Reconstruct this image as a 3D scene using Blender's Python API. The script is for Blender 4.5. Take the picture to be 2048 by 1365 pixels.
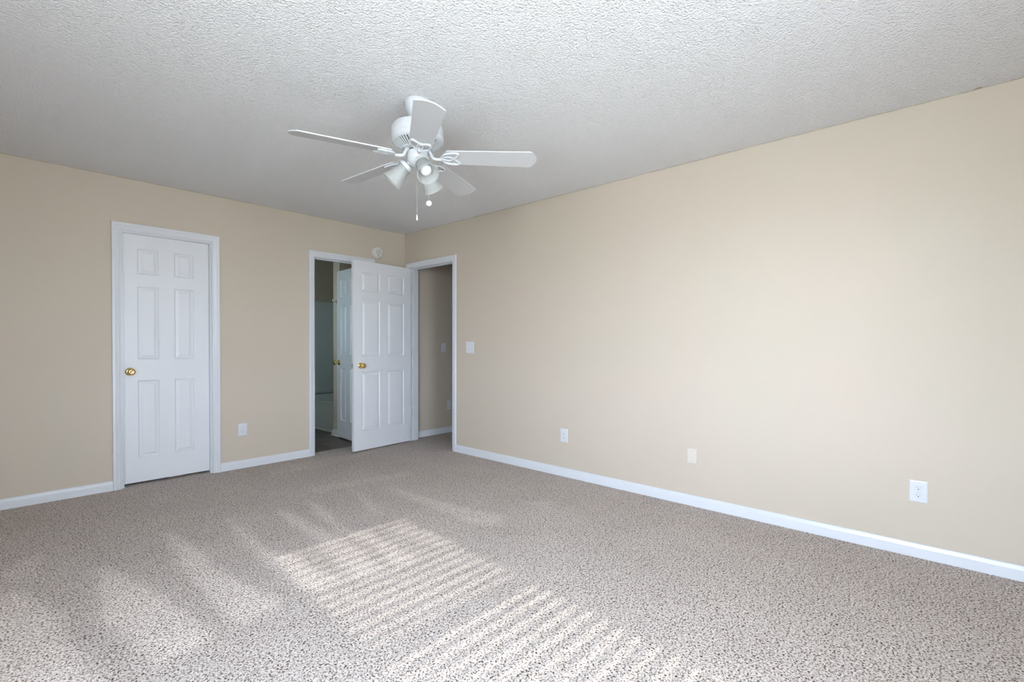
import bpy, bmesh, math, random
from math import sin, cos, pi, radians
from mathutils import Vector, Matrix

random.seed(7)
sc = bpy.context.scene
for o in list(bpy.data.objects):
    bpy.data.objects.remove(o)
COL = sc.collection

# ------------------------------------------------------------------ camera
YAW, PIT, ROLL = radians(47.77894), radians(-0.72255), radians(0.14932)
F = Vector((sin(YAW)*cos(PIT), cos(YAW)*cos(PIT), sin(PIT)))
R = Vector((cos(YAW), -sin(YAW), 0)); U = R.cross(F)
R2 = R*cos(ROLL) + U*sin(ROLL); U2 = -R*sin(ROLL) + U*cos(ROLL)
cam_d = bpy.data.cameras.new('camera')
cam = bpy.data.objects.new('camera', cam_d); COL.objects.link(cam)
cam.matrix_world = Matrix(((R2.x, U2.x, -F.x, -3.39605), (R2.y, U2.y, -F.y, -4.80216),
                           (R2.z, U2.z, -F.z, 1.14566), (0, 0, 0, 1)))
cam_d.sensor_fit = 'HORIZONTAL'; cam_d.sensor_width = 36.0
cam_d.lens = 966.015/2048*36.0
cam_d.shift_y = 18.187/2048
cam_d.clip_start = 0.02
sc.camera = cam

# ------------------------------------------------------------------ world, sun, exposure
sc.view_settings.view_transform = 'Standard'
sc.view_settings.look = 'None'
sc.view_settings.gamma = 1.0
sc.view_settings.exposure = 0.06
sc.view_settings.use_curve_mapping = False

w = bpy.data.worlds.new('world'); sc.world = w; w.use_nodes = True
nt = w.node_tree; nt.nodes.clear()
wo = nt.nodes.new('ShaderNodeOutputWorld'); bg = nt.nodes.new('ShaderNodeBackground')
tc = nt.nodes.new('ShaderNodeTexCoord'); sep = nt.nodes.new('ShaderNodeSeparateXYZ')
rp = nt.nodes.new('ShaderNodeValToRGB'); mr = nt.nodes.new('ShaderNodeMapRange')
mr.inputs['From Min'].default_value = -1; mr.inputs['From Max'].default_value = 1
nt.links.new(tc.outputs['Generated'], sep.inputs[0]); nt.links.new(sep.outputs['Z'], mr.inputs['Value'])
nt.links.new(mr.outputs[0], rp.inputs[0]); nt.links.new(rp.outputs[0], bg.inputs[0]); nt.links.new(bg.outputs[0], wo.inputs[0])
cr = rp.color_ramp
cr.elements[0].position = 0.0; cr.elements[0].color = (0.52, 0.55, 0.56, 1)
cr.elements[1].position = 1.0; cr.elements[1].color = (0.62, 0.78, 1.0, 1)
e = cr.elements.new(0.485); e.color = (0.54, 0.57, 0.61, 1)
e = cr.elements.new(0.52); e.color = (0.82, 0.90, 1.07, 1)
bg.inputs[1].default_value = 56.0

SUN_EL = radians(32.2)
sd = bpy.data.lights.new('sun', 'SUN'); sd.energy = 9.0; sd.angle = radians(0.53); sd.color = (1.0, 0.93, 0.86)
so = bpy.data.objects.new('sun', sd); COL.objects.link(so)
sdir = Vector((0.077, 1.0, 0)).normalized()*cos(SUN_EL) + Vector((0, 0, -sin(SUN_EL)))
so.rotation_euler = sdir.to_track_quat('-Z', 'Y').to_euler()
so.location = (-2, -9, 5)

# light portals in the window openings: they only guide sampling of the sky
YN = -5.30          # near wall, behind the camera
XL = -4.35          # left wall
WINS = [(-2.63, -1.75)]   # x range of the near wall window
WZ0, WZ1 = 0.62, 2.08
def portal(cx, cy, cz, w_, h_, d):
    l = bpy.data.lights.new('sky_portal', 'AREA'); l.shape = 'RECTANGLE'; l.size = w_; l.size_y = h_
    l.cycles.is_portal = True
    o = bpy.data.objects.new('sky_portal', l); COL.objects.link(o); o.location = (cx, cy, cz)
    o.rotation_euler = Vector(d).to_track_quat('-Z', 'Z' if abs(d[2]) < .5 else 'Y').to_euler()
for a, b in WINS:
    portal((a+b)/2, YN-0.10, (WZ0+WZ1)/2, b-a, WZ1-WZ0, (0, 1, 0))
LW = (-5.02, -4.02)   # window added to the left wall to brighten the right wall: y range
portal(XL-0.10, (LW[0]+LW[1])/2, (WZ0+WZ1)/2, LW[1]-LW[0], WZ1-WZ0, (1, 0, 0))
BW = (0.95, 1.75, 1.25, 2.05)     # bathroom window added for light: y range, z range in its left wall
portal(-2.36, (BW[0]+BW[1])/2, (BW[2]+BW[3])/2, BW[1]-BW[0], BW[3]-BW[2], (1, 0, 0))

# ------------------------------------------------------------------ materials
def mat(name, color, rough=0.5, metal=0.0, spec=0.5):
    m = bpy.data.materials.new(name); m.use_nodes = True
    b = m.node_tree.nodes['Principled BSDF']
    b.inputs['Base Color'].default_value = (*color, 1); b.inputs['Roughness'].default_value = rough
    b.inputs['Metallic'].default_value = metal; b.inputs['Specular IOR Level'].default_value = spec
    return m
def add_noise_bump(m, scale, dist, strength=1.0, detail=3, coord='Object'):
    n = m.node_tree; b = n.nodes['Principled BSDF']
    t = n.nodes.new('ShaderNodeTexCoord'); x = n.nodes.new('ShaderNodeTexNoise'); u = n.nodes.new('ShaderNodeBump')
    x.inputs['Scale'].default_value = scale; x.inputs['Detail'].default_value = detail
    u.inputs['Distance'].default_value = dist; u.inputs['Strength'].default_value = strength
    n.links.new(t.outputs[coord], x.inputs['Vector']); n.links.new(x.outputs[0], u.inputs['Height'])
    n.links.new(u.outputs[0], b.inputs['Normal'])
    return x

def wall_paint(name, c1, c2):
    m = mat(name, c1, 0.62, spec=0.3)
    add_noise_bump(m, 260, 0.0006, 0.35)
    n = m.node_tree; b = n.nodes['Principled BSDF']
    t = n.nodes.new('ShaderNodeTexCoord'); x = n.nodes.new('ShaderNodeTexNoise'); r = n.nodes.new('ShaderNodeValToRGB')
    x.inputs['Scale'].default_value = 1.1; x.inputs['Detail'].default_value = 2
    r.color_ramp.elements[0].position = .38; r.color_ramp.elements[0].color = (*c1, 1)
    r.color_ramp.elements[1].position = .62; r.color_ramp.elements[1].color = (*c2, 1)
    n.links.new(t.outputs['Object'], x.inputs['Vector']); n.links.new(x.outputs[0], r.inputs[0]); n.links.new(r.outputs[0], b.inputs['Base Color'])
    return m
M = {}
M['wall'] = wall_paint('beige_wall_paint', (0.560, 0.495, 0.405), (0.572, 0.492, 0.407))
M['white'] = mat('white_semi_gloss_paint', (0.69, 0.705, 0.735), 0.32)
M['door'] = mat('white_door_paint', (0.75, 0.76, 0.785), 0.38); add_noise_bump(M['door'], 90, 0.0003, 0.25)
M['fan'] = mat('white_enamel', (0.60, 0.62, 0.64), 0.3)
M['blade'] = mat('white_blade_laminate', (0.57, 0.57, 0.575), 0.40)
M['plastic'] = mat('white_plastic', (0.66, 0.675, 0.70), 0.3)
M['almond'] = mat('almond_plastic', (0.66, 0.60, 0.53), 0.35)
M['offwhite'] = mat('aged_white_plastic', (0.68, 0.65, 0.59), 0.4)
M['dark'] = mat('dark_slot', (0.02, 0.02, 0.02), 0.6)
M['greyslot'] = mat('motor_shadow_grey', (0.10, 0.105, 0.11), 0.6)
M['brass'] = mat('polished_brass', (0.83, 0.62, 0.27), 0.18, 1.0)
M['chrome'] = mat('chrome', (0.75, 0.77, 0.79), 0.12, 1.0)
M['steel'] = mat('painted_hinge_metal', (0.55, 0.57, 0.60), 0.4, 0.3)
M['tub'] = mat('glossy_acrylic', (0.62, 0.66, 0.66), 0.15)
M['bulb'] = mat('frosted_bulb', (0.74, 0.74, 0.76), 0.35)
M['slat'] = mat('white_blind_slat', (0.82, 0.82, 0.82), 0.5)
M['outside'] = mat('window_vinyl', (0.8, 0.8, 0.8), 0.4)

# ceiling: knock-down popcorn texture
m = mat('white_textured_ceiling', (0.84, 0.835, 0.84), 0.75, spec=0.25); M['ceiling'] = m
n = m.node_tree; b = n.nodes['Principled BSDF']
t = n.nodes.new('ShaderNodeTexCoord'); v = n.nodes.new('ShaderNodeTexVoronoi'); x = n.nodes.new('ShaderNodeTexNoise')
v.feature = 'SMOOTH_F1'; v.inputs['Scale'].default_value = 100; v.inputs['Smoothness'].default_value = 0.5
x.inputs['Scale'].default_value = 120; x.inputs['Detail'].default_value = 3; x.inputs['Roughness'].default_value = .55
mx = n.nodes.new('ShaderNodeMath'); mx.operation = 'MULTIPLY_ADD'; mx.inputs[1].default_value = -0.5
u = n.nodes.new('ShaderNodeBump'); u.inputs['Distance'].default_value = 0.0095; u.inputs['Strength'].default_value = 1.0
n.links.new(t.outputs['Object'], v.inputs['Vector']); n.links.new(t.outputs['Object'], x.inputs['Vector'])
n.links.new(v.outputs['Distance'], mx.inputs[0]); n.links.new(x.outputs[0], mx.inputs[2])
n.links.new(mx.outputs[0], u.inputs['Height']); n.links.new(u.outputs[0], b.inputs['Normal'])

# carpet: flecked loop pile, brushed by the vacuum (mesh attribute 'pile')
m = mat('flecked_carpet', (0.5, 0.45, 0.42), 0.95, spec=0.1); M['carpet'] = m
n = m.node_tree; b = n.nodes['Principled BSDF']
t = n.nodes.new('ShaderNodeTexCoord')
x1 = n.nodes.new('ShaderNodeTexNoise'); x1.inputs['Scale'].default_value = 135; x1.inputs['Detail'].default_value = 2.5; x1.inputs['Roughness'].default_value = .6
x1.inputs['Distortion'].default_value = 0.6
r1 = n.nodes.new('ShaderNodeValToRGB'); c = r1.color_ramp
c.elements[0].position = 0.37; c.elements[0].color = (0.07, 0.050, 0.040, 1)
c.elements[1].position = 0.64; c.elements[1].color = (0.825, 0.745, 0.690, 1)
e = c.elements.new(0.43); e.color = (0.34, 0.275, 0.24, 1)
e = c.elements.new(0.48); e.color = (0.595, 0.518, 0.468, 1)
x2 = n.nodes.new('ShaderNodeTexNoise'); x2.inputs['Scale'].default_value = 2.3; x2.inputs['Detail'].default_value = 3
at = n.nodes.new('ShaderNodeAttribute'); at.attribute_name = 'pile'
ma = n.nodes.new('ShaderNodeMath'); ma.operation = 'MULTIPLY_ADD'; ma.inputs[1].default_value = 0.20; ma.inputs[2].default_value = 0.82
mb_ = n.nodes.new('ShaderNodeMath'); mb_.operation = 'MULTIPLY_ADD'; mb_.inputs[1].default_value = 0.30
mc = n.nodes.new('ShaderNodeVectorMath'); mc.operation = 'SCALE'
n.links.new(t.outputs['Object'], x1.inputs['Vector']); n.links.new(t.outputs['Object'], x2.inputs['Vector'])
n.links.new(x1.outputs[0], r1.inputs[0]); n.links.new(x2.outputs[0], ma.inputs[0])
n.links.new(at.outputs['Fac'], mb_.inputs[0]); n.links.new(ma.outputs[0], mb_.inputs[2])
n.links.new(r1.outputs[0], mc.inputs[0]); n.links.new(mb_.outputs[0], mc.inputs['Scale'])
n.links.new(mc.outputs[0], b.inputs['Base Color'])
u = n.nodes.new('ShaderNodeBump'); u.inputs['Distance'].default_value = 0.006; u.inputs['Strength'].default_value = 0.8
n.links.new(x1.outputs[0], u.inputs['Height']); n.links.new(u.outputs[0], b.inputs['Normal'])

# bathroom sheet vinyl, dark slate look
m = mat('brown_slate_vinyl', (0.1, 0.08, 0.07), 0.35); M['vinyl'] = m
n = m.node_tree; b = n.nodes['Principled BSDF']
t = n.nodes.new('ShaderNodeTexCoord'); x1 = n.nodes.new('ShaderNodeTexNoise'); r1 = n.nodes.new('ShaderNodeValToRGB')
x1.inputs['Scale'].default_value = 9; x1.inputs['Detail'].default_value = 6
r1.color_ramp.elements[0].position = .35; r1.color_ramp.elements[0].color = (0.060, 0.042, 0.033, 1)
r1.color_ramp.elements[1].position = .7; r1.color_ramp.elements[1].color = (0.19, 0.15, 0.125, 1)
n.links.new(t.outputs['Object'], x1.inputs['Vector']); n.links.new(x1.outputs[0], r1.inputs[0]); n.links.new(r1.outputs[0], b.inputs['Base Color'])

# frosted glass for the lamp shades
m = bpy.data.materials.new('frosted_glass'); m.use_nodes = True; M['frost'] = m
n = m.node_tree; b = n.nodes['Principled BSDF']; out = n.nodes['Material Output']
b.inputs['Base Color'].default_value = (0.68, 0.70, 0.69, 1); b.inputs['Roughness'].default_value = 0.3
tl = n.nodes.new('ShaderNodeBsdfTranslucent'); tl.inputs[0].default_value = (0.86, 0.87, 0.86, 1)
tr = n.nodes.new('ShaderNodeBsdfTransparent'); tr.inputs[0].default_value = (0.95, 0.96, 0.95, 1)
a1 = n.nodes.new('ShaderNodeMixShader'); a1.inputs[0].default_value = 0.5
a2 = n.nodes.new('ShaderNodeMixShader'); a2.inputs[0].default_value = 0.38
n.links.new(b.outputs[0], a1.inputs[1]); n.links.new(tl.outputs[0], a1.inputs[2])
n.links.new(a1.outputs[0], a2.inputs[1]); n.links.new(tr.outputs[0], a2.inputs[2]); n.links.new(a2.outputs[0], out.inputs[0])
# clear window glass
m = bpy.data.materials.new('window_glass'); m.use_nodes = True; M['glass'] = m
n = m.node_tree; n.nodes.clear(); out = n.nodes.new('ShaderNodeOutputMaterial')
tr = n.nodes.new('ShaderNodeBsdfTransparent'); tr.inputs[0].default_value = (0.94, 0.96, 0.96, 1)
gl = n.nodes.new('ShaderNodeBsdfGlossy'); gl.inputs['Roughness'].default_value = 0.02
a1 = n.nodes.new('ShaderNodeMixShader'); a1.inputs[0].default_value = 0.06
n.links.new(tr.outputs[0], a1.inputs[1]); n.links.new(gl.outputs[0], a1.inputs[2]); n.links.new(a1.outputs[0], out.inputs[0])

M['obscure'] = M['glass'].copy(); M['obscure'].name = 'obscured_bathroom_glass'  # darker tint added to cut the light through the bathroom window
for q in M['obscure'].node_tree.nodes:
    if q.type == 'BSDF_TRANSPARENT': q.inputs[0].default_value = (0.38, 0.43, 0.42, 1)
M['screened'] = M['glass'].copy(); M['screened'].name = 'window_glass_with_insect_screen'  # pane tinted darker to cut the near window's daylight, no screen modelled
for q in M['screened'].node_tree.nodes:
    if q.type == 'BSDF_TRANSPARENT': q.inputs[0].default_value = (0.72, 0.74, 0.74, 1)
# ------------------------------------------------------------------ mesh helpers
def obj(name, bm, m, parent=None, smooth=False, loc=None, rotz=None):
    bmesh.ops.recalc_face_normals(bm, faces=bm.faces)
    me = bpy.data.meshes.new(name); bm.to_mesh(me); bm.free()
    ms = m if isinstance(m, (list, tuple)) else [m]
    for q in ms: me.materials.append(q)
    if smooth:
        for p in me.polygons: p.use_smooth = True
        me.set_sharp_from_angle(angle=radians(38))
    o = bpy.data.objects.new(name, me); COL.objects.link(o)
    if parent is not None: o.parent = parent
    if loc is not None: o.location = loc
    if rotz is not None: o.rotation_euler = (0, 0, rotz)
    return o
def empty(name, loc=(0, 0, 0), rotz=0.0, parent=None):
    o = bpy.data.objects.new(name, None); COL.objects.link(o); o.location = loc; o.rotation_euler = (0, 0, rotz)
    o.empty_display_size = 0.1
    if parent is not None: o.parent = parent
    return o
def tag(o, label, cat, group=None):
    o['label'] = label; o['category'] = cat
    if group: o['group'] = group
    return o
def struct(o): o['kind'] = 'structure'; return o

def box(bm, x0, x1, y0, y1, z0, z1, mi=0, bevel=0.0):
    vs = [bm.verts.new((x, y, z)) for x in (x0, x1) for y in (y0, y1) for z in (z0, z1)]
    fs = []
    for idx in ((0, 1, 3, 2), (4, 6, 7, 5), (0, 4, 5, 1), (2, 3, 7, 6), (0, 2, 6, 4), (1, 5, 7, 3)):
        f = bm.faces.new([vs[i] for i in idx]); f.material_index = mi; fs.append(f)
    if bevel:
        es = list({e for f in fs for e in f.edges})
        bmesh.ops.bevel(bm, geom=es, offset=bevel, segments=2, affect='EDGES', profile=0.5)
    return vs
def lathe(bm, prof, seg=32, mtx=None, mi=0, cap=True):
    """prof: list of (r, z); axis Z"""
    rings = []
    for r, z in prof:
        if r < 1e-6: rings.append([bm.verts.new((0, 0, z))])
        else: rings.append([bm.verts.new((r*cos(2*pi*i/seg), r*sin(2*pi*i/seg), z)) for i in range(seg)])
    for a, b in zip(rings, rings[1:]):
        for i in range(seg):
            j = (i+1) % seg
            if len(a) == 1 and len(b) == 1: continue
            if len(a) == 1: f = bm.faces.new((a[0], b[i], b[j]))
            elif len(b) == 1: f = bm.faces.new((a[i], a[j], b[0]))
            else: f = bm.faces.new((a[i], a[j], b[j], b[i]))
            f.material_index = mi
    if cap:
        for r in (rings[0], rings[-1]):
            if len(r) > 1: bm.faces.new(r).material_index = mi
    if mtx is not None:
        bmesh.ops.transform(bm, matrix=mtx, verts=[v for r in rings for v in r])
def tube(bm, pts, r, seg=8, closed=False, flat=1.0):
    pts = [Vector(p) for p in pts]; N = len(pts); rings = []
    for i, p in enumerate(pts):
        a = pts[(i-1) % N] if (closed or i > 0) else p
        b = pts[(i+1) % N] if (closed or i < N-1) else p
        d = (b-a).normalized()
        up = Vector((0, 0, 1)) if abs(d.z) < .9 else Vector((1, 0, 0))
        s = d.cross(up).normalized(); t_ = s.cross(d).normalized()
        rr = r[i] if isinstance(r, (list, tuple)) else r
        rings.append([bm.verts.new(p + s*rr*cos(2*pi*k/seg) + t_*rr*flat*sin(2*pi*k/seg)) for k in range(seg)])
    for i in range(N if closed else N-1):
        a, b = rings[i], rings[(i+1) % N]
        for k in range(seg):
            bm.faces.new((a[k], a[(k+1) % seg], b[(k+1) % seg], b[k]))
    if not closed:
        bm.faces.new(rings[0]); bm.faces.new(rings[-1])
def smooth_path(pts, sub=5, closed=False):
    pts = [Vector(p) for p in pts]; N = len(pts); out = []
    rng = N if closed else N-1
    for i in range(rng):
        p0 = pts[(i-1) % N] if (closed or i > 0) else pts[0]
        p1 = pts[i]; p2 = pts[(i+1) % N]
        p3 = pts[(i+2) % N] if (closed or i+2 < N) else pts[-1]
        for k in range(sub):
            s = k/sub
            out.append(0.5*((2*p1)+(-p0+p2)*s+(2*p0-5*p1+4*p2-p3)*s*s+(-p0+3*p1-3*p2+p3)*s**3))
    if not closed: out.append(pts[-1])
    return out

# ------------------------------------------------------------------ room shell
H = 2.44
T = 0.117
def solid_wall(name, axis, t0, t1, a0, a1, holes, z0=-0.02, z1=H+0.02, m=None):
    """wall slab with rectangular holes (a_lo, a_hi, z_lo, z_hi); axis 'x': runs along x, thickness in y"""
    bm = bmesh.new()
    As = sorted({a0, a1, *[h[0] for h in holes], *[h[1] for h in holes]})
    Zs = sorted({z0, z1, *[h[2] for h in holes], *[h[3] for h in holes]})
    def inside(a, z): return any(h[0] < a < h[1] and h[2] < z < h[3] for h in holes) or not (a0 < a < a1 and z0 < z < z1)
    nA, nZ = len(As)-1, len(Zs)-1
    P = (lambda a, t_, z: (a, t_, z)) if axis == 'x' else (lambda a, t_, z: (t_, a, z))
    for i in range(nA):
        for j in range(nZ):
            ca, cz = (As[i]+As[i+1])/2, (Zs[j]+Zs[j+1])/2
            if inside(ca, cz): continue
            A, B, Z, W = As[i], As[i+1], Zs[j], Zs[j+1]
            for t_ in (t0, t1):
                bm.faces.new([bm.verts.new(P(a, t_, z)) for a, z in ((A, Z), (B, Z), (B, W), (A, W))])
            for (da, dz, p, q) in ((-1, 0, (A, Z), (A, W)), (1, 0, (B, Z), (B, W)), (0, -1, (A, Z), (B, Z)), (0, 1, (A, W), (B, W))):
                na = ca if da == 0 else (As[i-1]+As[i])/2 if (da < 0 and i > 0) else (As[i+1]+As[i+2])/2 if (da > 0 and i+2 <= nA) else 1e9
                nz = cz if dz == 0 else (Zs[j-1]+Zs[j])/2 if (dz < 0 and j > 0) else (Zs[j+1]+Zs[j+2])/2 if (dz > 0 and j+2 <= nZ) else 1e9
                if inside(na, nz):
                    bm.faces.new([bm.verts.new(P(*s)) for s in ((p[0], t0, p[1]), (q[0], t0, q[1]), (q[0], t1, q[1]), (p[0], t1, p[1]))])
    bmesh.ops.remove_doubles(bm, verts=bm.verts, dist=1e-5)
    return struct(obj(name, bm, m or M['wall']))

J = 0.018                                   # jamb board thickness
D1 = (-2.647, -2.026, 2.027)                # closet door opening (x0, x1, top)
D2 = (-1.100, -0.472, 2.027)                # bathroom doorway
D3 = (0.100, 0.862, 2.027)                  # hall doorway, distance from the corner along the right wall
solid_wall('wall_back', 'x', 0, T, XL-0.12, 3.62, [(D1[0]-J, D1[1]+J, -0.02, D1[2]+J), (D2[0]-J, D2[1]+J, -0.02, D2[2]+J)])
solid_wall('wall_right', 'y', 0, T, YN-0.12, 0, [(-D3[1]-J, -D3[0]+J, -0.02, D3[2]+J)])
solid_wall('wall_left', 'y', XL-0.12, XL, YN-0.12, 0, [(LW[0], LW[1], WZ0, WZ1)])
solid_wall('wall_near', 'x', YN-0.12, YN, XL, 0, [(a, b, WZ0, WZ1) for a, b in WINS])
# bathroom, closet and hall enclosures
solid_wall('wall_bathroom_far', 'x', 2.43, 2.53, -2.42, 0.52, [])
solid_wall('wall_bathroom_right', 'y', 0.42, 0.52, T, 2.43, [])
solid_wall('wall_bathroom_left', 'y', -2.32, -2.22, T, 2.43, [(BW[0], BW[1], BW[2], BW[3])])
solid_wall('wall_bathroom_wing', 'x', 0.745, 0.90, -0.43, 0.42, [])
solid_wall('wall_closet_far', 'x', 0.75, 0.85, -3.4, -2.32, [])
solid_wall('wall_closet_left', 'y', -3.4, -3.3, T, 0.75, [])
solid_wall('wall_hall_near', 'x', -3.12, -3.00, T, 3.62, [])
solid_wall('wall_hall_far', 'y', 3.52, 3.62, -3.00, 0, [])
solid_wall('wall_closet_right', 'y', -2.0, -1.9, T, 0.75, [])
bm = bmesh.new(); box(bm, XL-0.15, 3.65, YN-0.15, 2.55, H, H+0.06); struct(obj('ceiling', bm, M['ceiling']))

# carpet (fine grid so the vacuum marks can sit on it)
TR = [[(-2.99,-1.51),(-2.94,-1.78),(-2.86,-2.07),(-2.78,-2.7),(-2.88,-2.71),(-2.99,-2.74),(-2.99,-2.67),(-3.01,-2.46),(-3.06,-2.27),(-3.03,-1.88)],
[(-2.65,-1.26),(-2.58,-1.67),(-2.6,-1.99),(-2.55,-2.35),(-2.5,-2.64),(-2.69,-2.68),(-2.71,-2.57),(-2.71,-2.23),(-2.7,-1.8)],
[(-2.32,-1.32),(-2.31,-1.59),(-2.33,-1.98),(-2.27,-2.17),(-2.24,-2.65),(-2.41,-2.62),(-2.42,-2.3),(-2.38,-1.85)],
[(-3.34,-1.63),(-3.28,-1.61),(-3.2,-1.96),(-3.17,-2.39),(-3.14,-2.72),(-3.26,-2.79),(-3.60,-2.75)],
[(-3.34,-1.35),(-3.26,-1.16),(-3.17,-1.13),(-3.22,-1.47),(-3.31,-1.53)],
[(-2.03,-1.32),(-1.98,-1.57),(-1.97,-2.17),(-2.02,-2.69),(-2.18,-2.67),(-2.11,-2.16),(-2.08,-1.9),(-2.07,-1.57)],
[(-1.77,-1.21),(-1.8,-1.63),(-1.9,-2.09),(-1.82,-2.15),(-1.83,-2.73),(-1.97,-2.72),(-1.91,-2.38),(-1.94,-2.09),(-1.89,-1.72)],
[(-1.39,-1.17),(-1.44,-1.51),(-1.56,-1.98),(-1.62,-1.99),(-1.56,-1.67)],
[(-1.21,-1.36),(-1.17,-1.86),(-1.13,-2.25),(-1.05,-2.63),(-1.25,-2.68),(-1.29,-2.5),(-1.28,-1.92)],
[(-1.66,-1.08),(-1.3,-1.12),(-0.76,-1.21),(-0.89,-1.33),(-1.39,-1.27),(-1.67,-1.26)],
[(-1.65,-0.25),(-1.22,-0.16),(-0.61,-0.25),(-0.7,-0.39),(-1.36,-0.48),(-1.7,-0.45)],
[(-0.77,-2.47),(-0.61,-2.65),(-0.72,-2.74),(-0.82,-2.59)],
[(-1.72,-2.2),(-1.66,-2.7),(-1.56,-2.72),(-1.58,-2.2)]]
TW = [1, 1, 1, 1, .5, .8, .8, .5, .6, .3, .25, .3, .5]
def pip(x, y, P):
    c_ = False
    for (x0, y0), (x1, y1) in zip(P, P[1:]+P[:1]):
        if (y0 > y) != (y1 > y) and x < (x1-x0)*(y-y0)/(y1-y0)+x0: c_ = not c_
    return c_
def build_carpet():
    st = 0.025; x0, x1, y0, y1 = XL-0.05, 3.56, YN-0.05, 0.13
    nx, ny = int(round((x1-x0)/st)), int(round((y1-y0)/st))
    xs = [x0+(x1-x0)*i/nx for i in range(nx+1)]; ys = [y0+(y1-y0)*j/ny for j in range(ny+1)]
    g = [[0.0]*(ny+1) for _ in range(nx+1)]
    for P, wt in zip(TR, TW):
        ax0, ax1 = min(p[0] for p in P), max(p[0] for p in P); ay0, ay1 = min(p[1] for p in P), max(p[1] for p in P)
        for i, x in enumerate(xs):
            if not ax0 <= x <= ax1: continue
            for j, y in enumerate(ys):
                if ay0 <= y <= ay1 and pip(x, y, P): g[i][j] = wt
    for _ in range(2):
        h = [r[:] for r in g]
        for i in range(1, nx):
            for j in range(1, ny):
                g[i][j] = (2*h[i][j]+h[i-1][j]+h[i+1][j]+h[i][j-1]+h[i][j+1])/6
    verts = [(x, y, 0) for x in xs for y in ys]
    N = ny+1
    faces = [(i*N+j, (i+1)*N+j, (i+1)*N+j+1, i*N+j+1) for i in range(nx) for j in range(ny)]
    k = len(verts)
    verts += [(x0, y0, -.03), (x1, y0, -.03), (x1, y1, -.03), (x0, y1, -.03)]; faces.append((k+3, k+2, k+1, k))
    me = bpy.data.meshes.new('floor'); me.from_pydata(verts, [], faces); me.materials.append(M['carpet'])
    a = me.attributes.new('pile', 'FLOAT', 'POINT')
    vals = [g[i][j] for i in range(nx+1) for j in range(ny+1)] + [0.0]*4
    a.data.foreach_set('value', vals)
    o = bpy.data.objects.new('floor', me); COL.objects.link(o); struct(o)
build_carpet()
bm = bmesh.new(); box(bm, -2.3, 0.5, 0.131, 2.5, -0.03, -0.004); struct(obj('floor_bathroom', bm, M['vinyl']))
bm = bmesh.new(); box(bm, -3.4, -2.31, 0.131, 0.8, -0.03, -0.002); struct(obj('floor_closet', bm, M['carpet']))

# baseboards --------------------------------------------------------
BP = [(0, 0), (0.013, 0), (0.013, 0.050), (0.0125, 0.056), (0.009, 0.064), (0.0075, 0.070), (0.005, 0.074), (0, 0.075)]
def extrude_profile(bm, prof, p0, p1, out, miter0=0, miter1=0):
    p0, p1, out = Vector(p0), Vector(p1), Vector(out); d = (p1-p0).normalized()
    A = [bm.verts.new(p0+out*u_+Vector((0, 0, z))+d*u_*miter0) for u_, z in prof]
    B = [bm.verts.new(p1+out*u_+Vector((0, 0, z))-d*u_*miter1) for u_, z in prof]
    for i in range(len(prof)-1): bm.faces.new((A[i], A[i+1], B[i+1], B[i]))
    bm.faces.new(A); bm.faces.new(B)
def baseboard(name, p0, p1, out, **k):
    bm = bmesh.new(); extrude_profile(bm, BP, p0, p1, out, **k)
    return struct(obj(name, bm, M['white'], smooth=True))
CW = 0.063
baseboard('baseboard_back', (XL, 0, 0), (D1[0]-CW, 0, 0), (0, -1, 0))
baseboard('baseboard_back', (D1[1]+CW, 0, 0), (D2[0]-CW, 0, 0), (0, -1, 0))
baseboard('baseboard_back', (D2[1]+CW, 0, 0), (-0.0, 0, 0), (0, -1, 0), miter1=1)
baseboard('baseboard_right', (0, -D3[1]-CW, 0), (0, YN, 0), (-1, 0, 0))
baseboard('baseboard_left', (XL, 0, 0), (XL, YN, 0), (1, 0, 0))
baseboard('baseboard_near', (XL, YN, 0), (0, YN, 0), (0, 1, 0))
baseboard('baseboard_hall', (T, 0, 0), (3.52, 0, 0), (0, -1, 0))
bm = bmesh.new()
extrude_profile(bm, BP, (-0.43, 0.745, 0), (-0.43, 0.90, 0), (-1, 0, 0), -1, -1)
extrude_profile(bm, BP, (-0.43, 0.745, 0), (0.42, 0.745, 0), (0, -1, 0), -1, 0)
SH = [(0.013, 0), (0.027, 0), (0.0265, 0.006), (0.023, 0.012), (0.017, 0.016), (0.013, 0.017)]
extrude_profile(bm, SH, (-0.43, 0.745, 0), (-0.43, 0.90, 0), (-1, 0, 0), -1, -1)
struct(obj('baseboard_bathroom', bm, M['white'], smooth=True))
# caulked seam where the right wall meets the ceiling
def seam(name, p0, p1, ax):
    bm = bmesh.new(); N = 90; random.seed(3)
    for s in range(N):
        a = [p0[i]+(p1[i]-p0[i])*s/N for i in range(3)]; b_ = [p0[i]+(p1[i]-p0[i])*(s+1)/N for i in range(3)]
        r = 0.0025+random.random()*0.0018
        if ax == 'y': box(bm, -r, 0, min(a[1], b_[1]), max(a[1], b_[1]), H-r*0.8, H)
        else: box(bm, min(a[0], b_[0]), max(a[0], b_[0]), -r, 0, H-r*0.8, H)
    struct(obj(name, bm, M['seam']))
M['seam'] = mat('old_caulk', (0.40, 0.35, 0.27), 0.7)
seam('trim_1', (0, YN, H), (0, 0, H), 'y'); seam('trim_2', (XL, 0, H), (0, 0, H), 'x')

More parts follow.
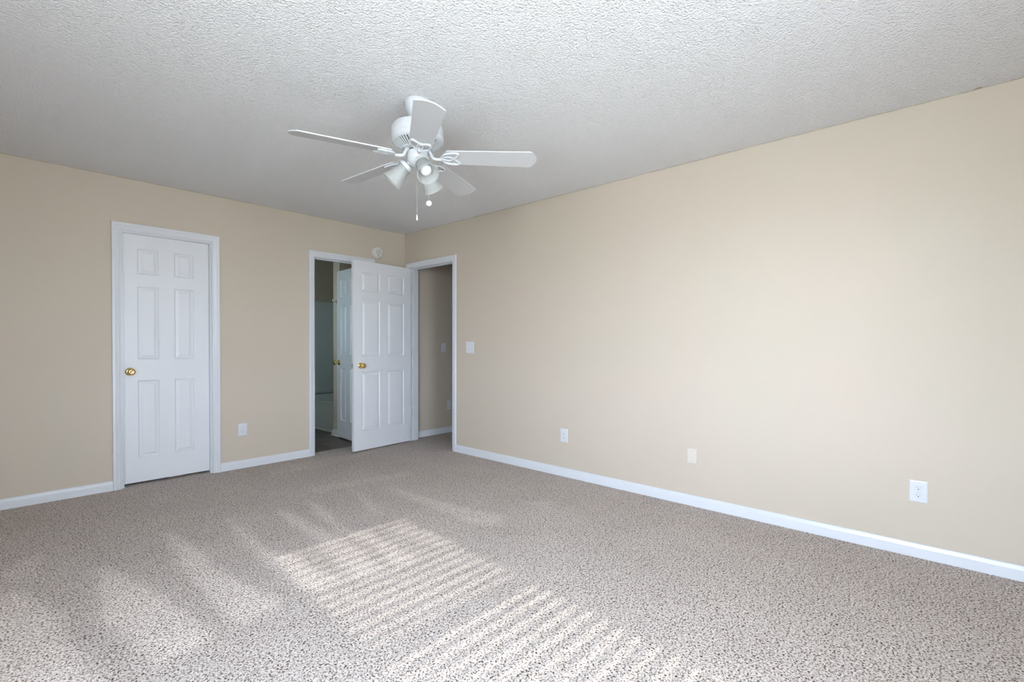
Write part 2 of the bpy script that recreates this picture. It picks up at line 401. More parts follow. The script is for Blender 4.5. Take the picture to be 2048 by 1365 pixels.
# chipped ceiling paint against the right wall
cp = [on_ for on_ in bpy.data.objects if on_.name == 'ceiling'][0]
bm = bmesh.new(); P_ = [(-.004, -4.800), (-.016, -4.812), (-.030, -4.835), (-.022, -4.850), (-.026, -4.872), (-.010, -4.866), (-.003, -4.850)]
P_ = [(x_*.8, -4.893+(y_+4.838)*.45) for x_, y_ in P_]
A = [bm.verts.new((x_, y_, H+.001)) for x_, y_ in P_]; B = [bm.verts.new((x_*.9-.001, -4.893+(y_+4.893)*.9, H-.0025)) for x_, y_ in P_]
bm.faces.new(A); bm.faces.new(B)
for k in range(len(P_)): bm.faces.new((A[k], A[(k+1) % len(P_)], B[(k+1) % len(P_)], B[k]))
o = obj('paint_chip', bm, M['seam'], cp)
# ------------------------------------------------------------------ doors
CP = [(0, 0), (0, 0.008), (0.004, 0.0105), (0.009, 0.0105), (0.0105, 0.0080), (0.014, 0.0105), (0.030, 0.0125), (0.033, 0.0160), (0.038, 0.0175), (0.050, 0.0175), (0.055, 0.016), (0.057, 0.011), (0.057, 0)]
def casing(parent, x0, x1, top, side=-1, y=0.0, w_l=1.0):
    bm = bmesh.new(); r = 0.006
    st = [((x0-r, 0), (-1*w_l, 0)), ((x0-r, top+r), (-1*w_l, 1)), ((x1+r, top+r), (1, 1)), ((x1+r, 0), (1, 0))]
    rings = [[bm.verts.new((px+u_*ox, y+side*d, pz+u_*oz)) for u_, d in CP] for (px, pz), (ox, oz) in st]
    for a, b_ in zip(rings, rings[1:]):
        for i in range(len(CP)-1): bm.faces.new((a[i], a[i+1], b_[i+1], b_[i]))
        bm.faces.new((a[0], a[-1], b_[-1], b_[0]))
    bm.faces.new(rings[0]); bm.faces.new(rings[-1])
    return obj('casing', bm, M['white'], parent, smooth=True)
def jamb(parent, x0, x1, top, stop_y):
    bm = bmesh.new(); e_ = 0.0006
    box(bm, x0-J, x0, 0-e_, T+e_, 0, top+J); box(bm, x1, x1+J, 0-e_, T+e_, 0, top+J); box(bm, x0, x1, 0-e_, T+e_, top, top+J)
    obj('jamb', bm, M['white'], parent)
    bm = bmesh.new(); s0, s1 = stop_y
    box(bm, x0, x0+.010, s0, s1, 0, top-.010); box(bm, x1-.010, x1, s0, s1, 0, top-.010); box(bm, x0, x1, s0, s1, top-.010, top)
    obj('door_stop', bm, M['white'], parent)
PROF = [(0.0, 0.0), (0.0025, 0.0045), (0.008, 0.0090), (0.012, 0.0095), (0.016, 0.0080), (0.032, 0.0022), (0.0335, 0.0012)]
ZR = [(1.702, 1.904), (1.013, 1.602), (0.220, 0.842)]
def leaf(name, W, z0, z1, cols, parent, th=0.035):
    """door slab, X 0..W, front face at y=0 (towards -Y), back at y=th"""
    bm = bmesh.new()
    xs = sorted({0, W, *[c_ for p in cols for c_ in p]}); zs = sorted({z0, z1, *[c_ for p in ZR for c_ in p]})
    for y, sg in ((0, 1), (th, -1)):
        for i in range(len(xs)-1):
            for j in range(len(zs)-1):
                a, b_, c_, d = xs[i], xs[i+1], zs[j], zs[j+1]
                ispan = any(abs(a-p[0]) < 1e-6 for p in cols) and any(abs(c_-q[0]) < 1e-6 for q in ZR)
                if not ispan:
                    bm.faces.new([bm.verts.new((x_, y, z_)) for x_, z_ in ((a, c_), (b_, c_), (b_, d), (a, d))]); continue
                loops = [[bm.verts.new((x_, y+sg*dp, z_)) for x_, z_ in ((a+q, c_+q), (b_-q, c_+q), (b_-q, d-q), (a+q, d-q))] for q, dp in PROF]
                for l0, l1 in zip(loops, loops[1:]):
                    for k in range(4): bm.faces.new((l0[k], l0[(k+1) % 4], l1[(k+1) % 4], l1[k]))
                bm.faces.new(loops[-1])
    bmesh.ops.remove_doubles(bm, verts=bm.verts, dist=1e-6)
    be = [e_ for e_ in bm.edges if len(e_.link_faces) == 1]
    front = [e_ for e_ in be if abs(e_.verts[0].co.y) < 1e-6 and abs(e_.verts[1].co.y) < 1e-6]
    vmap = {tuple(round(c_, 5) for c_ in v_.co): v_ for v_ in bm.verts}
    for e_ in front:
        a, b_ = e_.verts
        a2 = vmap[(round(a.co.x, 5), round(th, 5), round(a.co.z, 5))]; b2 = vmap[(round(b_.co.x, 5), round(th, 5), round(b_.co.z, 5))]
        bm.faces.new((a, b_, b2, a2))
    return obj(name, bm, M['door'], parent)
def knob(parent, x, z, y, sgn, name='door_knob'):
    """sgn -1: sticks out towards -Y"""
    bm = bmesh.new()
    pr = [(0.0, 0.0), (0.0325, 0.0), (0.0325, 0.003), (0.030, 0.007), (0.022, 0.010), (0.0125, 0.012), (0.0115, 0.030), (0.0135, 0.036),
          (0.021, 0.040), (0.0265, 0.046), (0.0280, 0.053), (0.0265, 0.060), (0.021, 0.066), (0.014, 0.0685), (0.011, 0.068), (0.009, 0.0665), (0.0, 0.066)]
    mt = Matrix.Translation((x, y, z)) @ Matrix.Rotation(radians(90 if sgn < 0 else -90), 4, 'X')
    lathe(bm, pr, 28, mt, cap=False)
    return obj(name, bm, M['brass'], parent, smooth=True)
def hinge(parent, x, y, z, name='hinge'):
    bm = bmesh.new()
    for k in range(5):
        lathe(bm, [(0.0058, -0.0445+k*.0178+.0006), (0.0062, -0.0445+k*.0178+.0012), (0.0062, -0.0445+(k+1)*.0178-.0012), (0.0058, -0.0445+(k+1)*.0178-.0006)], 12, Matrix.Translation((x, y, z)))
    lathe(bm, [(0.0035, -0.048), (0.0035, 0.048)], 10, Matrix.Translation((x, y, z)))
    return obj(name, bm, M['steel'], parent, smooth=True)

# door_1: closed closet door
d1 = struct(empty('door_1', (0, 0, 0)))
casing(d1, *D1); casing(d1, *D1, side=1, y=T); jamb(d1, *D1, (0.014, 0.050))
lf = leaf('door_leaf', 0.605, 0.020, 2.020, [(0.100, 0.242), (0.351, 0.490)], d1); lf.location = (-2.640, 0.0505, 0)
knob(lf, 0.050, 0.916, 0, -1)
for z in (0.30, 1.05, 1.80): hinge(d1, -2.030, 0.092, z)

# door_2: bathroom doorway, leaf swung into the bathroom
d2 = struct(empty('door_2', (0, 0, 0)))
casing(d2, *D2); casing(d2, *D2, side=1, y=T); jamb(d2, *D2, (0.045, 0.080))
lf2 = leaf('door_leaf', 0.610, 0.014, 2.020, [(0.100, 0.250), (0.360, 0.510)], d2)
lf2.rotation_euler = (0, 0, radians(85.6))
# front (y=0) face must look to -X: rotate so local X -> +Y, local -Y -> +X ; so place the slab on the other side
lf2.location = (-0.515+0.035, 0.124, 0)
knob(lf2, 0.553, 0.916, 0.035, 1); knob(lf2, 0.553, 0.916, 0.0, -1)
for z in (0.30, 1.05, 1.80): hinge(d2, -0.486, 0.119, z)

# door_3: hall doorway, leaf swung into the bedroom in front of the bathroom doorway
d3 = struct(empty('door_3', (0, 0, 0), radians(-90)))
casing(d3, *D3, w_l=0.98); casing(d3, *D3, side=1, y=T); jamb(d3, *D3, (0.045, 0.080))
th3 = radians(4.7)
lf3 = leaf('door_leaf', 0.770, 0.014, 2.020, [(0.100, 0.333), (0.432, 0.665)], d3)
# world: hinge edge of the visible face at (-0.012,-0.139); leaf runs towards -x, turned 4.7 deg
lf3.parent = None
wm = Matrix.Translation((-0.012, -0.139, 0)) @ Matrix.Rotation(th3, 4, 'Z') @ Matrix.Translation((-0.770, 0, 0))
d3m = Matrix.Rotation(radians(-90), 4, 'Z')
lf3.parent = d3; lf3.matrix_parent_inverse = Matrix.Identity(4)
lf3.matrix_basis = d3m.inverted() @ wm
knob(lf3, 0.083, 0.913, 0, -1); knob(lf3, 0.083, 0.913, 0.035, 1)
bm = bmesh.new()
box(bm, -0.0012, 0.0002, 0.005, 0.030, 0.885, 0.941, 0, 0.0005); box(bm, -0.010, 0.0, 0.011, 0.024, 0.906, 0.922, 1, 0.001)
box(bm, -0.0016, 0, 0.0155, 0.0195, 0.890, 0.895, 2); box(bm, -0.0016, 0, 0.0155, 0.0195, 0.931, 0.936, 2)
obj('latch_plate', bm, [M['steel'], M['chrome'], M['dark']], lf3)
for z in (0.35, 1.06, 1.79): hinge(d3, 0.137, -0.0065, z)
bm = bmesh.new(); box(bm, 0.8603, 0.8622, 0.004, 0.036, 0.88, 0.95); obj('strike_plate', bm, M['brass'], d3)

# ------------------------------------------------------------------ windows with blinds in the near wall (behind the camera)
for wi, (a, b_) in enumerate(WINS):
    wn = struct(empty('window_%d' % (wi+1), (0, 0, 0)))
    bm = bmesh.new(); y0, y1 = YN-0.10, YN-0.05; f = 0.03; zm = 1.325
    box(bm, a, a+f, y0, y1, WZ0, WZ1); box(bm, b_-f, b_, y0, y1, WZ0, WZ1)
    box(bm, a+f, b_-f, y0, y1, WZ0, WZ0+f); box(bm, a+f, b_-f, y0, y1, WZ1-f, WZ1); box(bm, a+f, b_-f, y0, y1, zm-0.028, zm+0.028)
    obj('window_frame', bm, M['outside'], wn)
    bm = bmesh.new(); box(bm, a+f, b_-f, YN-0.078, YN-0.074, WZ0+f, WZ1-f); obj('window_pane', bm, M['screened'], wn)
    bm = bmesh.new(); r = 0.0
    for (q0, q1, q2, q3) in ((a-.06, a, WZ0-.06, WZ1+.06), (b_, b_+.06, WZ0-.06, WZ1+.06), (a, b_, WZ1, WZ1+.06), (a, b_, WZ0-.06, WZ0)):
        box(bm, q0, q1, YN, YN+.016, q2, q3)
    obj('casing', bm, M['white'], wn)
    bl = empty('window_blind', (0, 0, 0))
    tag(bl, 'white horizontal slat blind hanging in the near wall window behind the camera', 'blind')
    bm = bmesh.new(); box(bm, a+.01, b_-.01, YN-.048, YN-.004, WZ1-.045, WZ1-.002, 0, .003); obj('headrail', bm, M['slat'], bl)
    bm = bmesh.new(); box(bm, a+.012, b_-.012, YN-.045, YN-.008, WZ0+.004, WZ0+.020, 0, .003); obj('bottom_rail', bm, M['slat'], bl)
    bm = bmesh.new(); z = WZ0+.045; tilt = radians(4 if wi == 0 else 52)
    while z < WZ1-.06:
        vs = box(bm, a+.012, b_-.012, -.0225, .0225, -.0013, .0013)
        bmesh.ops.transform(bm, matrix=Matrix.Translation((0, YN-.0265, z)) @ Matrix.Rotation(tilt, 4, 'X'), verts=vs)
        z += .050
    obj('slats', bm, M['slat'], bl)
    bm = bmesh.new()
    for x_ in (a+.12, b_-.12):
        for y_ in (-.046, -.007): tube(bm, [(x_, YN+y_, WZ0+.02), (x_, YN+y_, WZ1-.04)], .0008, 5)
    obj('ladder_cords', bm, M['slat'], bl)
wn = struct(empty('window_2', (0, 0, 0)))  # unseen window, added to throw sky light onto the right wall
bm = bmesh.new(); f = .03; a, b_ = LW; y0, y1 = XL-.10, XL-.05
box(bm, y0, y1, a, a+f, WZ0, WZ1); box(bm, y0, y1, b_-f, b_, WZ0, WZ1); box(bm, y0, y1, a+f, b_-f, WZ0, WZ0+f); box(bm, y0, y1, a+f, b_-f, WZ1-f, WZ1); box(bm, y0, y1, a+f, b_-f, 1.29, 1.33)
obj('window_frame', bm, M['outside'], wn)
bm = bmesh.new(); box(bm, XL-.078, XL-.074, a+f, b_-f, WZ0+f, WZ1-f); obj('window_pane', bm, M['glass'], wn)
bm = bmesh.new()
for (q0, q1, q2, q3) in ((a-.06, a, WZ0-.06, WZ1+.06), (b_, b_+.06, WZ0-.06, WZ1+.06), (a, b_, WZ1, WZ1+.06), (a, b_, WZ0-.06, WZ0)):
    box(bm, XL, XL+.016, q0, q1, q2, q3)
obj('casing', bm, M['white'], wn)
wn = struct(empty('window_3', (0, 0, 0)))  # unseen window, added so the open bathroom door catches cool light
bm = bmesh.new(); f = .03
box(bm, -2.31, -2.26, BW[0], BW[0]+f, BW[2], BW[3]); box(bm, -2.31, -2.26, BW[1]-f, BW[1], BW[2], BW[3]); box(bm, -2.31, -2.26, BW[0]+f, BW[1]-f, BW[2], BW[2]+f); box(bm, -2.31, -2.26, BW[0]+f, BW[1]-f, BW[3]-f, BW[3])
obj('window_frame', bm, M['outside'], wn)
bm = bmesh.new(); box(bm, -2.288, -2.284, BW[0]+f, BW[1]-f, BW[2]+f, BW[3]-f); obj('window_pane', bm, M['obscure'], wn)

# ------------------------------------------------------------------ wall plates
ROT = {'back': 0.0, 'right': radians(-90)}
def plate_mesh(bm, w_, h_, th=0.006):
    t_ = th
    pr = [(0, 0.0005), (0, t_*.45), (0.0035, t_*.9), (0.007, t_)]
    loops = []
    for q, dp in pr:
        loops.append([bm.verts.new((sx*(w_/2-q), -dp, sz*(h_/2-q))) for sx, sz in ((-1, -1), (1, -1), (1, 1), (-1, 1))])
    for l0, l1 in zip(loops, loops[1:]):
        for k in range(4): bm.faces.new((l0[k], l0[(k+1) % 4], l1[(k+1) % 4], l1[k]))
    bm.faces.new(loops[-1]); bm.faces.new(loops[0])
def screw(parent, x, z, y, m, slot=0.0):
    bm = bmesh.new()
    lathe(bm, [(0.0032, 0), (0.0032, 0.0008), (0.0022, 0.0014), (0, 0.0015)], 14, Matrix.Translation((x, y, z)) @ Matrix.Rotation(radians(90), 4, 'X'))
    vs = box(bm, -.0028, .0028, -.0017, -.0014, -.0004, .0004, 1)
    bmesh.ops.transform(bm, matrix=Matrix.Translation((x, y, z)) @ Matrix.Rotation(slot, 4, 'Y'), verts=vs)
    obj('screw', bm, [m, M['dark']], parent)
def outlet(wall, pos, w_, h_, label):
    o = empty('wall_outlet', pos, ROT[wall]); tag(o, label, 'outlet')
    bm = bmesh.new(); plate_mesh(bm, w_, h_); obj('cover_plate', bm, M['plastic'], o)
    for s in (1, -1):
        bm = bmesh.new(); zc = s*0.0195; ring = []; y = -.0058
        # flat-sided round face
        N = 28; pts = []
        for k in range(N):
            a = 2*pi*k/N; px_, pz_ = 0.0172*cos(a), 0.0172*sin(a); pz_ = max(-.0142, min(.0142, pz_)); pts.append((px_, pz_))
        A = [bm.verts.new((p[0], y, zc+p[1])) for p in pts]; B = [bm.verts.new((p[0], y-.0016, zc+p[1])) for p in pts]
        C_ = [bm.verts.new((p[0]*.95, y-.0021, zc+p[1]*.95)) for p in pts]
        for k in range(N):
            k2 = (k+1) % N; bm.faces.new((A[k], A[k2], B[k2], B[k])); bm.faces.new((B[k], B[k2], C_[k2], C_[k]))
        bm.faces.new(C_); bm.faces.new(A)
        yy = y-.0021
        box(bm, -.0072, -.0056, yy-.0003, yy+.001, zc-.001, zc+.0065, 1)
        box(bm, .0056, .0070, yy-.0003, yy+.001, zc-.0002, zc+.0058, 1)
        lathe(bm, [(0.0026, -.0003), (0.0026, .001)], 12, Matrix.Translation((0, yy, zc-.0065)) @ Matrix.Rotation(radians(90), 4, 'X'), mi=1)
        obj('receptacle', bm, [M['plastic'], M['dark']], o)
    screw(o, 0, 0, -.0058, M['plastic'], .6)
    return o
def switch(wall, pos, w_, h_, label):
    o = empty('light_switch', pos, ROT[wall]); tag(o, label, 'light switch')
    bm = bmesh.new(); plate_mesh(bm, w_, h_); obj('cover_plate', bm, M['plastic'], o)
    n_ = 2 if w_ > 0.1 else 1
    for q in range(n_):
        xc = (q-.5)*.046 if n_ == 2 else 0
        bm = bmesh.new(); box(bm, xc-.0055, xc+.0055, -.0068, -.0055, -.0125, .0125)
        vs = box(bm, xc-.0042, xc+.0042, -.016, -.0055, -.0050, .0050, 0, .0010)
        bmesh.ops.rotate(bm, cent=(xc, -.006, 0), matrix=Matrix.Rotation(radians(24 if q else -24), 3, 'X'), verts=[v_ for v_ in bm.verts if v_.co.y < -.0069 or abs(v_.co.z) < .0055])
        obj('toggle', bm, M['plastic'], o)
        for s in (1, -1): screw(o, xc, s*.030, -.0058, M['plastic'], .4*s)
    return o
outlet('back', (-1.780, 0, 0.354), 0.078, 0.116, 'white duplex wall outlet between the closed closet door and the bathroom doorway')
outlet('right', (0, -2.333, 0.355), 0.075, 0.118, 'small white duplex outlet on the long right wall, farthest from the camera')
outlet('right', (0, -4.683, 0.356), 0.079, 0.118, 'white duplex outlet low on the long right wall, nearest the camera at the right')
outlet('back', (0.690, 0, 0.355), 0.072, 0.115, 'white outlet on the hallway wall, half hidden by the right door casing')
switch('right', (0, -1.137, 1.108), 0.116, 0.118, 'white double light switch on the right wall beside the hall doorway')
switch('back', (0.592, 0, 1.100), 0.072, 0.115, 'white light switch on the shaded hallway wall seen through the doorway')
o = empty('cable_plate', (0, -3.450, 0.352), ROT['right']); tag(o, 'almond cable jack plate on the long right wall between the two white outlets', 'wall plate')
bm = bmesh.new(); plate_mesh(bm, 0.068, 0.106); obj('cover_plate', bm, M['almond'], o)
bm = bmesh.new()
lathe(bm, [(0.0075, 0), (0.0075, .0015), (0.0052, .0018), (0.0048, .0075), (0.003, .0076), (0.003, .004), (0, .004)], 18, Matrix.Translation((0, -.0055, 0)) @ Matrix.Rotation(radians(90), 4, 'X'))
obj('cable_jack', bm, M['offwhite'], o, smooth=True)
for s in (1, -1): screw(o, 0, s*.038, -.0056, M['almond'], .5)

# smoke detector
o = empty('smoke_detector', (-0.376, 0, 2.172), 0.0); tag(o, 'round aged white smoke detector on the back wall above the doors near the corner', 'smoke detector')
RX = Matrix.Rotation(radians(90), 4, 'X')
bm = bmesh.new(); lathe(bm, [(0.066, 0), (0.068, 0.004), (0.068, 0.010), (0.065, 0.012)], 44, RX); obj('mounting_base', bm, M['offwhite'], o, smooth=True)
bm = bmesh.new(); lathe(bm, [(0.064, 0.012), (0.0645, 0.020), (0.060, 0.030), (0.050, 0.035), (0.030, 0.037), (0, 0.0375)], 44, RX)
obj('cover', bm, M['offwhite'], o, smooth=True)
bm = bmesh.new()
for k in range(4):
    vs = box(bm, -.034+.004*abs(k-1.5), .034-.004*abs(k-1.5), -.0385, -.034, -.0022, .0022)
    bmesh.ops.transform(bm, matrix=Matrix.Rotation(radians(62), 4, 'Y') @ Matrix.Translation((0, 0, (k-1.5)*.017)), verts=vs)
obj('vent_slots', bm, M['greyvent'] if 'greyvent' in M else M.setdefault('greyvent', mat('grey_vent', (0.36, 0.35, 0.33), .6)), o)
bm = bmesh.new(); lathe(bm, [(0.0055, .033), (0.0055, .0385), (0, .039)], 16, Matrix.Translation((-.006, 0, -.043)) @ RX); obj('test_button', bm, M['greyslot'], o)

# ------------------------------------------------------------------ bathroom fixtures
tb = empty('bathtub', (-0.345, 0.90, 0)); tag(tb, 'white alcove bathtub seen through the bathroom doorway beyond the open door', 'bathtub')
X0, X1, Y0, Y1, TZ = 0.0, 0.755, 0.008, 1.522, 0.372
bm = bmesh.new()
cx_, cy_ = (X0+X1)/2, (Y0+Y1)/2
def rr(ix0, ix1, iy0, iy1, rad, z, N=6):
    pts = []
    for (ccx, ccy, a0) in ((ix1-rad, iy1-rad, 0), (ix0+rad, iy1-rad, 90), (ix0+rad, iy0+rad, 180), (ix1-rad, iy0+rad, 270)):
        for k in range(N+1):
            a = radians(a0+90*k/N); pts.append((ccx+rad*cos(a), ccy+rad*sin(a), z))
    return pts
lp = [rr(X0, X1, Y0, Y1, .003, 0.06), rr(X0, X1, Y0, Y1, .003, TZ-.018), rr(X0-.006, X1, Y0, Y1, .004, TZ-.014), rr(X0-.006, X1, Y0, Y1, .006, TZ-.003), rr(X0+.002, X1-.006, Y0+.006, Y1-.006, .01, TZ),
      rr(X0+.065, X1-.05, Y0+.07, Y1-.09, .09, TZ), rr(X0+.080, X1-.065, Y0+.085, Y1-.105, .10, TZ-.02), rr(X0+.13, X1-.12, Y0+.15, Y1-.22, .12, .10), rr(X0+.19, X1-.17, Y0+.22, Y1-.30, .10, .06)]
loops = [[bm.verts.new(p) for p in l_] for l_ in lp]
for l0, l1 in zip(loops, loops[1:]):
    K = len(l0)
    for k in range(K): bm.faces.new((l0[k], l0[(k+1) % K], l1[(k+1) % K], l1[k]))
bm.faces.new(loops[-1])
obj('tub_basin', bm, M['tub'], tb, smooth=True)
bm = bmesh.new(); box(bm, -.010, 0.02, Y0, Y1, 0.0, 0.062, 0, .004); obj('apron_skirt', bm, M['tub'], tb)
bm = bmesh.new(); box(bm, -.022, -.0105, Y0+.0, Y1, -.003, 0.016, 0, .004); obj('apron_moulding', bm, M['white'], tb)
sr = empty('shower_surround', (0.04, 2.43, 0.39)); tag(sr, 'pale glossy shower wall surround standing above the bathtub', 'shower surround')
bm = bmesh.new(); box(bm, -.385, .378, -.016, -.002, 0.006, 1.40, 0, .003); box(bm, -.385, .378, -.020, -.002, -.010, .004, 0, .002); obj('end_panel', bm, M['tub'], sr)
bm = bmesh.new(); box(bm, .364, .378, -1.52, -.018, 0.0, 1.40, 0, .003); obj('side_panel', bm, M['tub'], sr)
hk = empty('robe_hook', (-0.43, 0.80, 1.662)); tag(hk, 'small chrome robe hook on the wall end beside the bathroom door', 'hook')
bm = bmesh.new(); lathe(bm, [(0.022, 0), (0.022, .004), (0.018, .008), (0.008, .010), (0.007, .030), (0.005, .032)], 20, Matrix.Rotation(radians(-90), 4, 'Y')); obj('hook_base', bm, M['chrome'], hk, smooth=True)
bm = bmesh.new(); tube(bm, smooth_path([(-.028, 0, 0), (-.042, 0, -.006), (-.055, 0, 0), (-.060, 0, .012)]), .005); lathe(bm, [(0, -.008), (0.006, -.006), (0.008, 0), (0.006, .006), (0, .008)], 14, Matrix.Translation((-.061, 0, .016))); obj('hook_arm', bm, M['chrome'], hk, smooth=True)

# ------------------------------------------------------------------ ceiling fan
FX, FY = -1.812, -2.679
fan = empty('ceiling_fan', (FX, FY, H)); tag(fan, 'white five blade ceiling fan with three frosted glass lamp shades and pull chains', 'ceiling fan')
def Z(z): return z-H
bm = bmesh.new(); lathe(bm, [(0.066, 0), (0.068, -.004), (0.067, -.016), (0.064, -.035), (0.055, -.058), (0.042, -.078), (0.028, -.092), (0.024, -.096), (0.014, -.098)], 40)
obj('canopy', bm, M['fan'], fan, smooth=True)
bm = bmesh.new(); lathe(bm, [(0.0035, 0), (0.0035, .003), (0, .0035)], 10, Matrix.Rotation(radians(145), 4, 'Z') @ Matrix.Translation((.0655, 0, -.018)) @ Matrix.Rotation(radians(90), 4, 'Y')); obj('canopy_screw', bm, M['steel'], fan)
bm = bmesh.new(); lathe(bm, [(0.012, -.095), (0.012, Z(2.312))], 20); obj('downrod', bm, M['fan'], fan, smooth=True)
bm = bmesh.new()
lathe(bm, [(0.020, Z(2.330)), (0.032, Z(2.326)), (0.040, Z(2.316)), (0.075, Z(2.313)), (0.115, Z(2.310)), (0.131, Z(2.304)), (0.1375, Z(2.292)), (0.1385, Z(2.250)), (0.1362, Z(2.2485)), (0.1362, Z(2.2465)), (0.1385, Z(2.245)),
           (0.1380, Z(2.236)), (0.134, Z(2.227)), (0.128, Z(2.221)), (0.1225, Z(2.2185))], 56)
obj('motor_housing', bm, M['fan'], fan, smooth=True)
bm = bmesh.new(); lathe(bm, [(0.1225, Z(2.222)), (0.104, Z(2.206)), (0.080, Z(2.192)), (0.055, Z(2.184)), (0, Z(2.184))], 48, cap=False)
obj('vent_cavity', bm, M['greyslot'], fan, smooth=True)
bm = bmesh.new()
for k in range(46):
    a = 2*pi*k/46
    vs = [bm.verts.new(Matrix.Rotation(a, 3, 'Z') @ Vector(p)) for p in
          ((0.124, -.0036, Z(2.2205)), (0.124, .0036, Z(2.2205)), (0.080, .0022, Z(2.1890)), (0.080, -.0022, Z(2.1890)),
           (0.124, -.0036, Z(2.2155)), (0.124, .0036, Z(2.2155)), (0.080, .0022, Z(2.1840)), (0.080, -.0022, Z(2.1840)))]
    for f_ in ((0, 1, 2, 3), (4, 5, 6, 7), (0, 1, 5, 4), (2, 3, 7, 6), (1, 2, 6, 5), (0, 3, 7, 4)): bm.faces.new([vs[i] for i in f_])
lathe(bm, [(0.082, Z(2.189)), (0.082, Z(2.182)), (0.058, Z(2.180)), (0.056, Z(2.183))], 48)
obj('vent_grille', bm, M['fan'], fan, smooth=False)
bm = bmesh.new(); lathe(bm, [(0.040, Z(2.184)), (0.040, Z(2.172)), (0, Z(2.172))], 32); obj('flywheel', bm, M['greyslot'], fan, smooth=True)
bm = bmesh.new(); lathe(bm, [(0.030, Z(2.178)), (0.048, Z(2.176)), (0.0535, Z(2.171)), (0.054, Z(2.132)), (0.0525, Z(2.130)), (0.0525, Z(2.128)), (0.053, Z(2.126)), (0.047, Z(2.108)), (0.034, Z(2.096)), (0.020, Z(2.091)), (0, Z(2.090))], 40, cap=False)
obj('switch_housing', bm, M['fan'], fan, smooth=True)

BZ = Z(2.149)
def blade_outline():
    w0, w1 = 0.058, 0.069
    up = [(0.150, w0-.012), (0.162, w0)]
    for k in range(1, 9):
        s = k/8; up.append((0.162+s*(0.602-.162), w0+(w1-w0)*s))
    up += [(0.608, w1-.003), (0.611, w1-.009), (0.616, .054), (0.625, .039), (0.632, .025), (0.636, .012)]
    return up + [(x, -y) for x, y in reversed(up)]
def blade_bm():
    bm = bmesh.new(); P = blade_outline(); t_ = .0055
    A = [bm.verts.new((x, y, t_/2)) for x, y in P]; B = [bm.verts.new((x, y, -t_/2)) for x, y in P]
    bm.faces.new(A); bm.faces.new(B[::-1])
    for k in range(len(P)): bm.faces.new((A[k], A[(k+1) % len(P)], B[(k+1) % len(P)], B[k])).material_index = 1
    return bm
bracket_src = None
for k in range(5):
    az = radians((22, 95, 164, 238, 313)[k])
    pr = Matrix.Rotation(az, 4, 'Z') @ Matrix.Translation((0, 0, BZ)) @ Matrix.Rotation(radians(1.2), 4, 'Y') @ Matrix.Rotation(radians(-12), 4, 'X')
    if k == 0:
        bl0 = obj('blade', blade_bm(), [M['blade'], M['fan']], fan)
        bm = bmesh.new()
        # loops under the blade, in the blade's tilted frame
        zz = -.0085
        lobe = [(.124, 0, zz), (.134, .022, zz), (.152, .040, zz), (.178, .049, zz), (.205, .050, zz), (.222, .043, zz), (.216, .028, zz), (.203, .012, zz), (.194, 0, zz)]
        for s in (1, -1): tube(bm, smooth_path([(x, y*s, z) for x, y, z in lobe], 5), .0058, 8)
        tube(bm, smooth_path([(.132, 0, zz), (.150, .013, zz), (.172, .015, zz), (.194, 0, zz), (.172, -.015, zz), (.150, -.013, zz)], 5, True), .0045, 8, True)
        for (x, y) in ((.190, .049), (.190, -.049), (.196, 0)): lathe(bm, [(0.0065, -.004), (0.0065, .007)], 12, Matrix.Translation((x, y, zz)))
        br0 = obj('blade_bracket', bm, M['fan'], fan, smooth=True)
        bm = bmesh.new()
        # curved arm from the flywheel out and up to the loops (untilted frame)
        tube(bm, smooth_path([(.050, 0, Z(2.180)), (.062, 0, Z(2.176)), (.070, 0, Z(2.160)), (.082, 0, Z(2.141)), (.104, 0, Z(2.134)), (.128, 0, Z(2.1335))], 6), .0085, 10)
        ar0 = obj('blade_arm', bm, M['fan'], fan, smooth=True)
        parts = (bl0, br0, ar0)
        bl0.matrix_basis = pr; br0.matrix_basis = pr; ar0.matrix_basis = Matrix.Rotation(az, 4, 'Z')
    else:
        for s_, m_ in ((bl0, pr), (br0, pr), (ar0, Matrix.Rotation(az, 4, 'Z'))):
            c_ = s_.copy(); COL.objects.link(c_); c_.parent = fan; c_.matrix_basis = m_
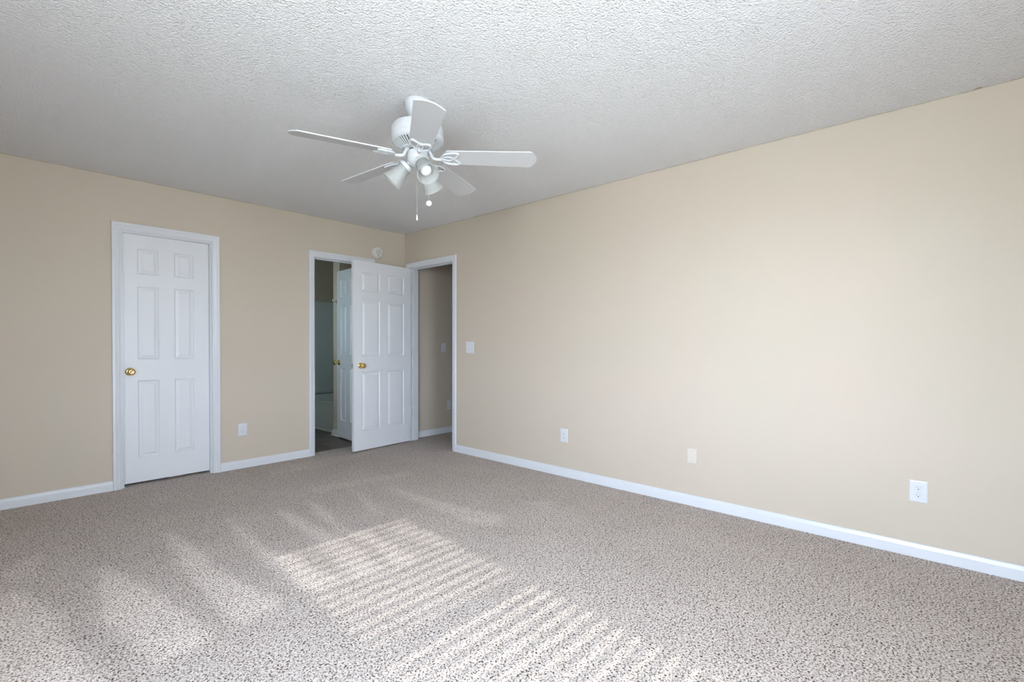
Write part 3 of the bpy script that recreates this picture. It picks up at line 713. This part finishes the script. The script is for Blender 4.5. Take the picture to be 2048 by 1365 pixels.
# lamps
SL = [(0.0345, 0.0), (0.0350, .012), (0.0375, .035), (0.0415, .060), (0.0470, .085), (0.0540, .108), (0.0575, .116)]
for k in range(3):
    az = radians(-105+120*k)
    base = Matrix.Rotation(az, 4, 'Z') @ Matrix.Translation((0.050, 0, Z(2.105))) @ Matrix.Rotation(radians(180-45), 4, 'Y')
    # local +Z of base points down and outwards
    hd = None
    bm = bmesh.new()
    tube(bm, [(0, 0, -.030), (0, 0, .006)], .014, 14)
    lathe(bm, [(0.014, .000), (0.034, .004), (0.0395, .008), (0.0400, .026), (0.0385, .0265), (0.0380, .010), (0.012, .006)], 36)
    for q in range(3):
        a = 2*pi*q/3+.5; lathe(bm, [(0.0022, .036), (0.0035, .041), (0.0035, .044)], 8, Matrix.Rotation(a, 4, 'Z') @ Matrix.Translation((0, 0, .018)) @ Matrix.Rotation(radians(90), 4, 'Y'))
    hd = obj('lamp_holder', bm, M['fan'], fan, smooth=True); hd.matrix_basis = base
    bm = bmesh.new()
    inner = [(r_-.0025, z) for r_, z in SL]
    prof = SL + inner[::-1]
    lathe(bm, prof + [prof[0]], 40, Matrix.Translation((0, 0, .014)), cap=False)
    bmesh.ops.remove_doubles(bm, verts=bm.verts, dist=1e-5)
    obj('lamp_shade', bm, M['frost'], hd, smooth=True)
    bm = bmesh.new()
    lathe(bm, [(0.0125, .008), (0.0130, .034), (0.016, .044), (0.023, .058), (0.0285, .072), (0.0300, .084), (0.0275, .097), (0.020, .107), (0.010, .1125), (0, .114)], 28)
    obj('light_bulb', bm, M['bulb'], hd, smooth=True)
# pull chains
def chain(x, y, z0, z1, kind):
    bm = bmesh.new(); z = z0
    while z > z1:
        lathe(bm, [(0, -.0011), (0.0009, -.0007), (0.0011, 0), (0.0009, .0007), (0, .0011)], 6, Matrix.Translation((x, y, Z(z)))); z -= .0030
    tube(bm, [(x, y, Z(z0)), (x, y, Z(z1))], .00055, 5)
    c_ = obj('pull_chain', bm, M['steel'], fan)
    bm = bmesh.new()
    if kind == 'bell':
        lathe(bm, [(0, .004), (0.0025, .003), (0.0035, 0), (0.0052, -.012), (0.0058, -.022), (0.0045, -.025), (0, -.026)], 16, Matrix.Translation((x, y, Z(z1))))
        obj('chain_bell', bm, M['plastic'], c_, smooth=True)
    else:
        mt = Matrix.Translation((x, y, Z(z1)-.014)) @ Matrix.Rotation(radians(-42), 4, 'Z') @ Matrix.Rotation(radians(90), 4, 'X')
        lathe(bm, [(0, -.0025), (0.012, -.0025), (0.0148, -.001), (0.0148, .001), (0.012, .0025), (0.0085, .0018), (0, .0018)], 28, mt)
        obj('chain_medal', bm, M['plastic'], c_, smooth=True)
chain(FX*0-.004, 0.001, 2.094, 1.832, 'bell')
chain(.047, -.037, 2.100, 1.916, 'disc')
